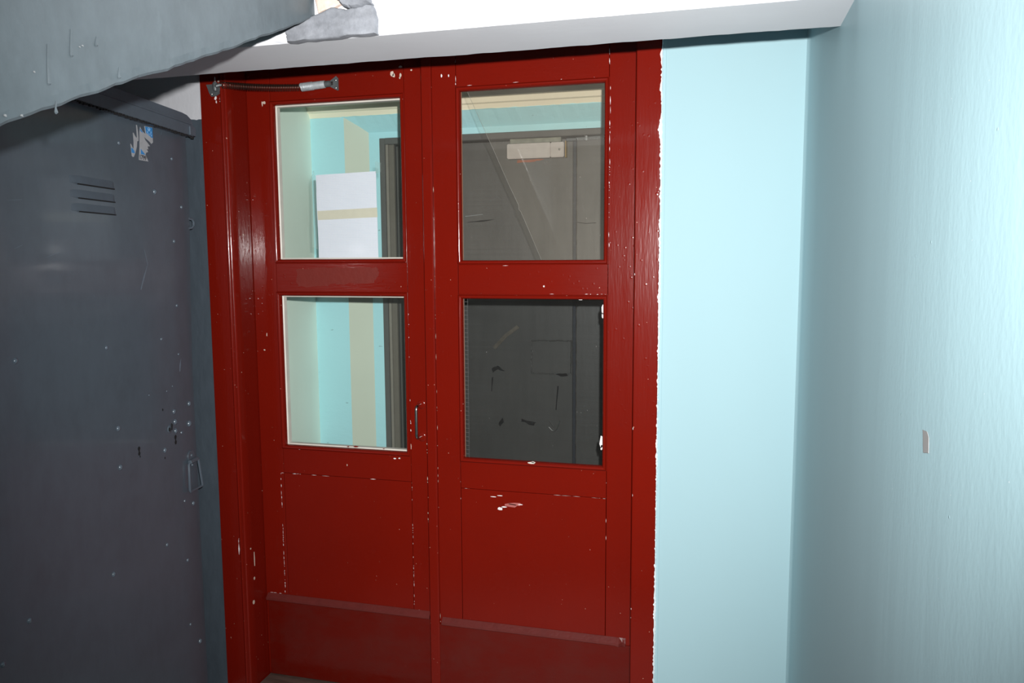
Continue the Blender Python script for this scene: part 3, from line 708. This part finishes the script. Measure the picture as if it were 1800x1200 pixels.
# rivets
U, V_, Nn = Vector((1, 0, 0)), Vector((0, 0, 1)), Vector((0, -1, 0))
riv = [(0.381, 1.892, .006), (0.098, 1.884, .0055), (0.2084, 1.7715, .008), (0.0527, 1.7355, .006), (0.110, 1.624, .006), (0.113, 1.419, .005), (0.215, 1.321, .005), (0.495, 1.326, .006),
       (0.8386, 1.335, .007), (0.4635, 1.094, .008), (0.464, 0.9825, .008), (0.1637, 1.083, .008), (0.160, 1.049, .009), (0.1595, 1.019, .008), (0.125, 1.0057, .005), (0.229, 0.973, .008),
       (0.126, 0.777, .005), (0.072, 0.752, .007), (0.246, 0.6735, .006), (0.127, 0.576, .006), (0.525, 0.694, .007), (0.855, 0.719, .007), (0.946, 0.660, .007), (0.130, 0.3545, .005),
       (0.073, 0.267, .008), (0.0725, 1.0244, .010), (0.067, 1.0904, .008), (0.30, 1.16, .003), (0.20, 1.155, .003), (0.118, 1.262, .004), (0.165, 1.165, .003)]
for s, z, r_ in riv:
    m = MB(); m.dome((s, 0.0012, z), r_*1.1, r_*0.75+0.001, U, V_, Nn, 12); m.build('rivet', RIVET, cabinet, smooth=True)
# keyholes and punched holes
def hole(name, outline, lab=None):
    m = MB(); m.plate(outline, lambda a, b, d: (a, 0.0008-d, b), 0.0014); m.build(name, DARK, cabinet, label=lab)
def circ(s, z, a, b, n=10): return [(s+a*math.cos(2*math.pi*k/n), z+b*math.sin(2*math.pi*k/n)) for k in range(n)]
def keyhole(s, z, k):
    top = [(s+0.0055*k*math.cos(math.radians(a)), z+0.0055*k*math.sin(math.radians(a))) for a in range(-50, 231, 28)]
    hole('keyhole', top + [(s-0.0022*k, z-0.008*k), (s-0.0052*k, z-0.013*k), (s-0.003*k, z-0.019*k), (s+0.003*k, z-0.019*k), (s+0.0052*k, z-0.013*k), (s+0.0022*k, z-0.008*k)])
keyhole(0.164, 1.000, 1.25); keyhole(0.369, 1.013, 1.1)
m = MB(); m.dome((0.196, 0.0006, 1.033), 0.014, 0.004, U, V_, Nn, 12); m.build('lock_boss', GREY_CAB, cabinet, smooth=True)
m = MB(); m.plate([(0.188, 1.028), (0.184, 1.045), (0.189, 1.050), (0.193, 1.030)], lambda a, b, d: (a, -0.002-d, b), 0.003); m.plate(circ(0.202, 1.033, 0.004, 0.006), lambda a, b, d: (a, -0.002-d, b), 0.003)
m.build('keyhole', DARK, cabinet)
for s, z, a in ((0.230, 1.1016, 0.003), (0.232, 0.949, 0.0028), (0.3655, 0.988, 0.0022)): hole('bored_hole', circ(s, z, a, a*1.4))
# hasp staple on the edge
m = MB(); m.tube([(0.012, 0.004, 1.702), (-0.006, -0.002, 1.700), (-0.013, -0.004, 1.692), (-0.013, -0.004, 1.680), (-0.004, -0.002, 1.671), (0.012, 0.004, 1.668)], 0.0042, 8); m.build('hasp_staple', GREY_CAB, cabinet, smooth=True)
# hanging wire pull with its strap
m = MB(); m.tube([(0.044, -0.010, 0.897), (0.0285, -0.012, 0.806), (0.032, -0.012, 0.800), (0.106, -0.010, 0.802), (0.109, -0.010, 0.808), (0.1035, -0.008, 0.893), (0.098, -0.009, 0.899), (0.050, -0.010, 0.902), (0.044, -0.010, 0.897)], 0.0040, 8)
hd = m.build('drop_handle', GREY_CAB, cabinet, smooth=True)
m = MB(); m.plate(circ(0.075, 0.915, 0.020, 0.019, 14), lambda a, b, d: (a, 0.0006-d, b), 0.004); m.box(0.048, 0.100, -0.015, 0.0, 0.892, 0.906, 0.004); m.build('strap', GREY_CAB, hd)
for s, z in ((0.074, 0.917), (0.072, 0.884)):
    m = MB(); m.dome((s, -0.003, z), 0.0055, 0.004, U, V_, Nn, 10); m.build('rivet', GREY_CAB, hd, smooth=True)
# rubbed scratches
m = MB()
for a, b, w_ in (((0.272, 1.548), (0.312, 1.478), 0.007), ((0.283, 1.595), (0.268, 1.55), 0.0015), ((0.105, 1.245), (0.115, 1.205), 0.008), ((0.15, 1.96), (0.155, 1.95), 0.001), ((0.83, 1.70), (0.78, 1.705), 0.0012), ((0.72, 1.57), (0.66, 1.585), 0.0012), ((0.82, 1.59), (0.79, 1.60), 0.0015), ((0.54, 1.475), (0.53, 1.465), 0.001)):
    d = Vector((b[0]-a[0], b[1]-a[1])); e = Vector((-d.y, d.x)).normalized()*w_
    m.plate([(a[0], a[1]), ((a[0]+b[0])/2+e.x*0.6, (a[1]+b[1])/2+e.y*0.6), (b[0]+e.x*0.3, b[1]+e.y*0.3), (b[0]-e.x*0.2, b[1]-e.y*0.2), ((a[0]+b[0])/2-e.x*0.3, (a[1]+b[1])/2-e.y*0.3)], lambda u, v, t: (u, -t, v), 0.0004)
o = m.build('scratch', plain('rubbed_grey_paint', scale_c(GREY, 1.7), 0.4), cabinet); o['kind'] = 'stuff'
# torn stickers
def st_plate(name, mat, poly, par, lift, lab=None):
    m = MB(); m.plate(poly, lambda a, b, d: (a, -0.0004-d-lift, b), 0.0004); return m.build(name, mat, par, label=lab)
s2 = [(0.2705, 1.955), (0.2600, 1.944), (0.2433, 1.938), (0.2476, 1.9605), (0.2048, 1.9632), (0.2045, 1.9194), (0.2136, 1.9135), (0.226, 1.9195), (0.241, 1.9245), (0.252, 1.9285), (0.2461, 1.9205), (0.232, 1.912), (0.2222, 1.9055), (0.2354, 1.9030),
      (0.2323, 1.8947), (0.2413, 1.8945), (0.2344, 1.8868), (0.2452, 1.8835), (0.2495, 1.877), (0.2358, 1.8585), (0.2862, 1.8573), (0.2788, 1.8952), (0.2745, 1.94)]
k2 = st_plate('torn_sticker', PAPERW, s2, cabinet, 0, 'torn white and blue notice remnant with printed digits')
st_plate('blue_square', BLUE, [(0.2445, 1.9598), (0.2052, 1.9625), (0.2050, 1.9320), (0.214, 1.9325), (0.2235, 1.9355), (0.2400, 1.9420)], k2, 0.0005)
st_plate('blue_stripe', BLUE, [(0.2690, 1.9495), (0.2560, 1.9385), (0.2660, 1.9410), (0.2730, 1.9460)], k2, 0.0005)
st_plate('blue_wedge', BLUE, [(0.2735, 1.8905), (0.2505, 1.8760), (0.2745, 1.8755)], k2, 0.0005)
m = MB()
c = (0.2245, 1.9545)
ring = [(c[0]+0.0052*math.cos(a*math.pi/6), -0.0014, c[1]+0.0052*math.sin(a*math.pi/6)) for a in range(13)]; m.tube(ring, 0.0007, 4)
m.tube([(0.2215, -0.0014, 1.9545), (0.2245, -0.0014, 1.9520), (0.2275, -0.0014, 1.9545)], 0.0006, 4)
m.tube([(0.2335, -0.0014, 1.9480), (0.2335, -0.0014, 1.9430), (0.2300, -0.0014, 1.9415), (0.2160, -0.0014, 1.9425), (0.2140, -0.0014, 1.9460), (0.2150, -0.0014, 1.9500)], 0.0006, 4)
m.tube([(0.2330, -0.0014, 1.9385), (0.2120, -0.0014, 1.9405), (0.2120, -0.0014, 1.9365), (0.2250, -0.0014, 1.9355)], 0.0006, 4)
m.build('printed_emblem', LINEW, k2)
tx = bpy.data.curves.new('printed_digits', 'FONT'); tx.body = '1799'; tx.size = 0.0185; tx.extrude = 0.0001; tx.offset = 0.0004; tx.align_x = 'CENTER'; tx.materials.append(INK)
tmp = bpy.data.objects.new('printed_digits', tx); COL.objects.link(tmp); bpy.context.view_layer.update()
me = bpy.data.meshes.new_from_object(tmp.evaluated_get(bpy.context.evaluated_depsgraph_get())); bpy.data.objects.remove(tmp)
to = bpy.data.objects.new('printed_digits', me); COL.objects.link(to); to.parent = k2
# text x runs from near to far (-s), text y up, text normal out of the cabinet
to.matrix_local = Matrix(((-1, 0, 0, 0.2655), (0, 0, -1, -0.0012), (0, 1, 0, 1.8605), (0, 0, 0, 1)))
s1 = [(0.2905, 1.9570), (0.2855, 1.9565), (0.2835, 1.942), (0.2818, 1.9219), (0.2830, 1.9120), (0.2894, 1.9100), (0.2925, 1.8950), (0.3020, 1.8760), (0.3110, 1.8630), (0.3160, 1.8616), (0.3215, 1.8640), (0.3225, 1.8760), (0.3249, 1.8985), (0.3215, 1.8970), (0.3150, 1.8880),
      (0.3105, 1.8850), (0.3080, 1.9050), (0.3091, 1.9320), (0.3050, 1.9310), (0.2990, 1.9240), (0.2930, 1.9190), (0.2895, 1.9230), (0.2900, 1.9400)]
k1 = st_plate('torn_sticker', PAPERW, s1, cabinet, 0, 'narrow torn notice strip')
st_plate('blue_square', BLUE, [(0.3235, 1.8868), (0.3160, 1.8862), (0.3080, 1.8800), (0.3060, 1.8735), (0.3222, 1.8730)], k1, 0.0005)

# ------------------------------------------------------------------ scrap of tape on the right wall
m = MB(); m.plate(rough_outline([(0.973, 1.3610), (0.9545, 1.3625), (0.946, 1.357), (0.944, 1.340), (0.966, 1.3355)], 3, 0.0006, 6), lambda a, b, d: (XR-0.0004-d, a, b), 0.0003)
m.build('tape_scrap', TAPEM, label='small brownish tape scrap stuck on the turquoise right wall', cat='tape')

# ------------------------------------------------------------------ vestibule behind the red doors
VX0, VX1, VY = -1.711, 0.10, 3.10
m = MB(); m.box(VX0-0.1, VX0, 2.5, 3.3, 0, 2.4); m.build('wall_vestibule', CREAM_G, kind='structure', cat='wall', label='pale green side wall of the vestibule behind the red doors')
m = MB(); m.box(VX1, VX1+0.1, 2.5, 3.6, 0, 2.4); m.build('wall_vestibule', CREAM_G, kind='structure', cat='wall', label='side wall of the vestibule hidden behind the turquoise wall')
RX0, RX1, FY = -1.552, -0.38, 3.16
QX0 = -1.4647
m = MB()
m.loft([[(VX0-0.1, VY, z), (RX0, VY, z), (QX0, FY, z), (QX0, FY+0.06, z), (VX0-0.1, FY+0.06, z)] for z in (0, 2.172)])
m.box(RX1, VX1+0.1, VY, FY+0.05, 0, 2.172)
rg = ragged(-1.56, RX1, 60, 0.003, 14)
m.loft([[(x, VY+d*0.4, 2.172), (x, VY-0.002, 2.172+d*0.5), (x, VY+d, 2.1705), (x, FY, 2.1110), (x, FY+0.05, 2.1110), (x, FY+0.05, 2.30), (x, VY, 2.30)] for x, d in rg])
m.box(QX0-0.01, -1.4136, FY, FY+0.05, 0, 2.1110); m.box(-1.4136, RX1, FY, FY+0.05, 2.0839, 2.1110)
m.bm.faces.ensure_lookup_table(); bmesh.ops.recalc_face_normals(m.bm, faces=m.bm.faces)
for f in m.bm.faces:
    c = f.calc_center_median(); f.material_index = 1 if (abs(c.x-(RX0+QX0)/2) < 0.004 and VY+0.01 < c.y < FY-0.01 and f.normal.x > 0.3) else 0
m.build('wall_vestibule', [VTURQ, plain('reveal_limewash_toned_down', (0.56, 0.60, 0.50, 1), 0.65, 0, 0.06, 4, 0.25, 30)], kind='structure', cat='wall', label='peeling turquoise wall and reveal around the outer grey steel door')  # side-wall limewash toned down, this face's light put into the colour
m = MB(); cp = [(VY+0.2, 2.1725), (VY, 2.1722), (3.088, 2.190), (3.078, 2.194), (3.066, 2.212), (3.056, 2.216), (3.03, 2.250), (2.96, 2.30), (2.78, 2.33), (2.5, 2.34)]
m.loft([[(VX0-0.05, y, z) for y, z in cp], [(VX1+0.05, y, z) for y, z in cp]], close=False)
m.loft([[(VX0-0.05, y, z+0.2) for y, z in ((3.4, 2.30), (2.5, 2.36))], [(VX1+0.05, y, z+0.2) for y, z in ((3.4, 2.30), (2.5, 2.36))]], close=False)
m.build('ceiling_vestibule', CREAM, kind='structure', cat='ceiling', label='stepped cream ceiling of the vestibule seen through the panes')
# outer steel door: frame, wide leaf, narrow leaf
d3 = empty('door_3', (-1.0, 3.38, 0), 'dark grey steel outer door seen through the panes of the red doors', 'door', 'structure')
m = MB(); m.box(-1.503, -1.478, 3.352, 3.43, 0, 2.117, 0.002); m.build('frame_post', STEEL_FR, d3)
m = MB(); m.box(-1.478, -1.4655, 3.362, 3.43, 0, 2.10, 0.002); m.build('frame_post', plain('pale_grey_enamel_edge', (0.22, 0.20, 0.17, 1), 0.45), d3)
m = MB(); m.box(-1.4655, -1.440, 3.372, 3.43, 0, 2.10, 0.001); m.build('frame_post', STEEL_BR, d3)
m = MB(); m.box(-0.430, -0.397, 3.352, 3.43, 0, 2.117, 0.002); m.build('frame_post', STEEL_FR, d3)
m = MB(); m.box(-1.478, -0.430, 3.350, 3.43, 2.088, 2.1175, 0.003); m.build('frame_head', STEEL_FR, d3)
m = MB(); m.box(-1.438, -0.607, 3.392, 3.43, 0.02, 2.084, 0.002); wl = m.build('wide_leaf', STEEL_DOOR, d3)
m = MB(); m.box(-1.380, -1.377, 3.3912, 3.393, 0.02, 2.084); m.box(-1.440, -1.436, 3.388, 3.4, 0.02, 2.09); m.build('seam', DARK, wl)
m = MB(); m.box(-0.592, -0.432, 3.392, 3.43, 0.02, 2.084, 0.002); nl = m.build('narrow_leaf', STEEL_DOOR, d3)
m = MB(); m.box(-0.606, -0.593, 3.394, 3.42, 0.02, 2.07); m.build('gap_strip', GAP_STRIP, d3, label='blue-black strip in the gap between the leaves')  # dark strip filling the gap between wide and narrow leaf
m = MB(); rg = ragged(0.02, 2.08, 260, 0.0010, 15)
m.loft([[(-0.5905+d-0.0016, 3.3925, z), (-0.5905+d, 3.3895, z), (-0.5905+d+0.0018, 3.3925, z)] for z, d in rg], close=False); m.build('weld_line', STEEL_BR, nl)
m = MB(); m.tube([(-0.590, 3.3915, 1.722), (-0.55, 3.3915, 1.716), (-0.505, 3.3915, 1.718)], 0.0012, 4); m.build('scratch', DARK, nl)
# welded-over square, diagonal latch bar, hooks and scrapes on the wide leaf
m = MB(); sq = [(-0.796, 1.194), (-0.612, 1.197), (-0.614, 1.046), (-0.797, 1.043), (-0.796, 1.194)]
rr = random.Random(3)
for a, b in zip(sq, sq[1:]):
    n = 26; m.tube([(a[0]+(b[0]-a[0])*k/n+rr.uniform(-.002, .002), 3.392+rr.uniform(-.0015, .001), a[1]+(b[1]-a[1])*k/n+rr.uniform(-.002, .002)) for k in range(n+1)], [rr.uniform(0.002, 0.0042) for _ in range(n+1)], 5)
m.build('weld_bead', STEEL_DOOR, wl, smooth=True)
m = MB(); m.plate([(-0.796+0.004, 1.19), (-0.616, 1.193), (-0.618, 1.05), (-0.793, 1.047)], lambda a, b, d: (a, 3.3922-d, b), 0.0015); m.build('welded_plate', STEEL_DOOR, wl)
m = MB(); m.loft([[(-0.978+dx, 3.387, 1.162+dz), (-0.978+dx+0.012, 3.387, 1.150+dz), (-0.978+dx+0.012, 3.393, 1.150+dz), (-0.978+dx, 3.393, 1.162+dz)] for dx, dz in ((0, 0), (0.06, 0.062), (0.075, 0.072), (0.115, 0.102))])
m.build('latch_bar', plain('worn_bare_steel_bar', (0.17, 0.15, 0.12, 1), 0.4, 0.5, 0.5, 40), wl)
m = MB(); m.tube([(-0.715, 3.388, 0.80), (-0.700, 3.384, 0.786), (-0.690, 3.384, 0.782), (-0.677, 3.384, 0.792), (-0.664, 3.388, 0.832)], 0.0028, 6); m.tube([(-0.71, 3.386, 0.825), (-0.69, 3.386, 0.800)], 0.0018, 5); m.build('hook', STEEL, wl, smooth=True)
m = MB(); m.plate(rough_outline([(-0.845, 0.832), (-0.775, 0.818), (-0.785, 0.802), (-0.85, 0.818)], 3, 0.004, 7), lambda a, b, d: (a, 3.3922-d, b), 0.0008)
m.plate(rough_outline([(-0.955, 0.80), (-0.935, 0.832), (-0.928, 0.812), (-0.945, 0.792)], 3, 0.003, 8), lambda a, b, d: (a, 3.3922-d, b), 0.0008)
m.plate(rough_outline([(-0.985, 1.06), (-0.955, 1.075), (-0.92, 1.05), (-0.955, 1.058), (-0.98, 1.04)], 3, 0.003, 9), lambda a, b, d: (a, 3.3922-d, b), 0.0008)
m.plate(rough_outline([(-1.105, 1.728), (-1.03, 1.738), (-0.965, 1.742), (-1.03, 1.731)], 3, 0.002, 9), lambda a, b, d: (a, 3.3922-d, b), 0.0008)
m.plate(rough_outline([(-0.985, 1.02), (-0.978, 1.02), (-0.984, 0.955), (-0.988, 0.955)], 3, 0.001, 9), lambda a, b, d: (a, 3.3922-d, b), 0.0008)
m.plate(rough_outline([(-0.676, 0.99), (-0.670, 0.99), (-0.680, 0.88), (-0.685, 0.88)], 3, 0.001, 9), lambda a, b, d: (a, 3.3922-d, b), 0.0008)
m.plate(rough_outline([(-0.685, 1.045), (-0.635, 1.05), (-0.625, 1.04), (-0.66, 1.035)], 3, 0.002, 9), lambda a, b, d: (a, 3.386-d, b), 0.0008)
o = m.build('scrape', DARK, wl); o['kind'] = 'stuff'
m = MB(); m.tube([(-1.105, 3.3915, 1.757), (-1.02, 3.3915, 1.765)], 0.0014, 4); o = m.build('scratch', ZINC, wl)

# magnetic lock box on the wide leaf
lk = empty('magnetic_lock', (-0.765, 3.392, 2.0), 'grubby white magnetic lock box at the top of the outer grey steel door', 'door lock')
m = MB(); m.box(-0.8955, -0.7005, 3.352, 3.3915, 2.001, 2.0655, 0.003, 2); m.build('armature_box', LOCKW, lk)
m = MB(); m.box(-0.6995, -0.6405, 3.352, 3.3915, 2.001, 2.0655, 0.003, 2); m.build('armature_box', LOCKW, lk)
m = MB(); m.dome((-0.660, 3.3525, 2.034), 0.0048, 0.003, Vector((1, 0, 0)), Vector((0, 0, 1)), Vector((0, -1, 0)), 10); m.build('screw', CHROME, lk, smooth=True)
m = MB(); m.box(-0.884, -0.655, 3.362, 3.392, 2.0675, 2.0875, 0.001)
m.build('magnet_block', plain('dirty_turquoise_spotted_magnet', (0.20, 0.21, 0.17, 1), 0.5, 0.2, 0.6, 40), lk)
m = MB(); m.box(-0.636, -0.6325, 3.358, 3.3915, 2.0, 2.070); m.build('shim', plain('yellow_foam_shim', (0.33, 0.22, 0.07, 1), 0.7), lk)
m = MB(); m.plate(rough_outline([(-0.858, 2.000), (-0.735, 2.000), (-0.78, 1.990), (-0.86, 1.987)], 4, 0.002, 4), lambda a, b, d: (a, 3.3918-d, b), 0.0008); m.build('rust_streak', RUSTY, lk)

# closer spring above the narrow leaf
s2o = empty('door_spring', (-0.53, 3.385, 2.078), 'grey coil spring across the head of the outer steel door', 'door spring')
coil(Vector((-0.588, 3.372, 2.0765)), Vector((-0.450, 3.372, 2.080)), 26, 0.0075, 0.0012, 0.0).build('coil', ZINC, s2o, smooth=True)
m = MB(); m.tube([(-0.546, 3.372, 2.069), (-0.546, 3.372, 2.089)], 0.0060, 8); m.build('collar', ZINC, s2o, smooth=True)
m = MB(); m.box(-0.635, -0.588, 3.372, 3.392, 2.070, 2.083, 0.002); m.build('bracket', BRACK, s2o)

# the outer door and its fittings are drawn for a 2.1 m opening; this one is a little smaller
for o in (d3, lk, s2o):
    o.scale = (0.9405,)*3; o.location = (o.location.x*0.9405, o.location.y*0.9405, o.location.z*0.9405 + 0.0928)
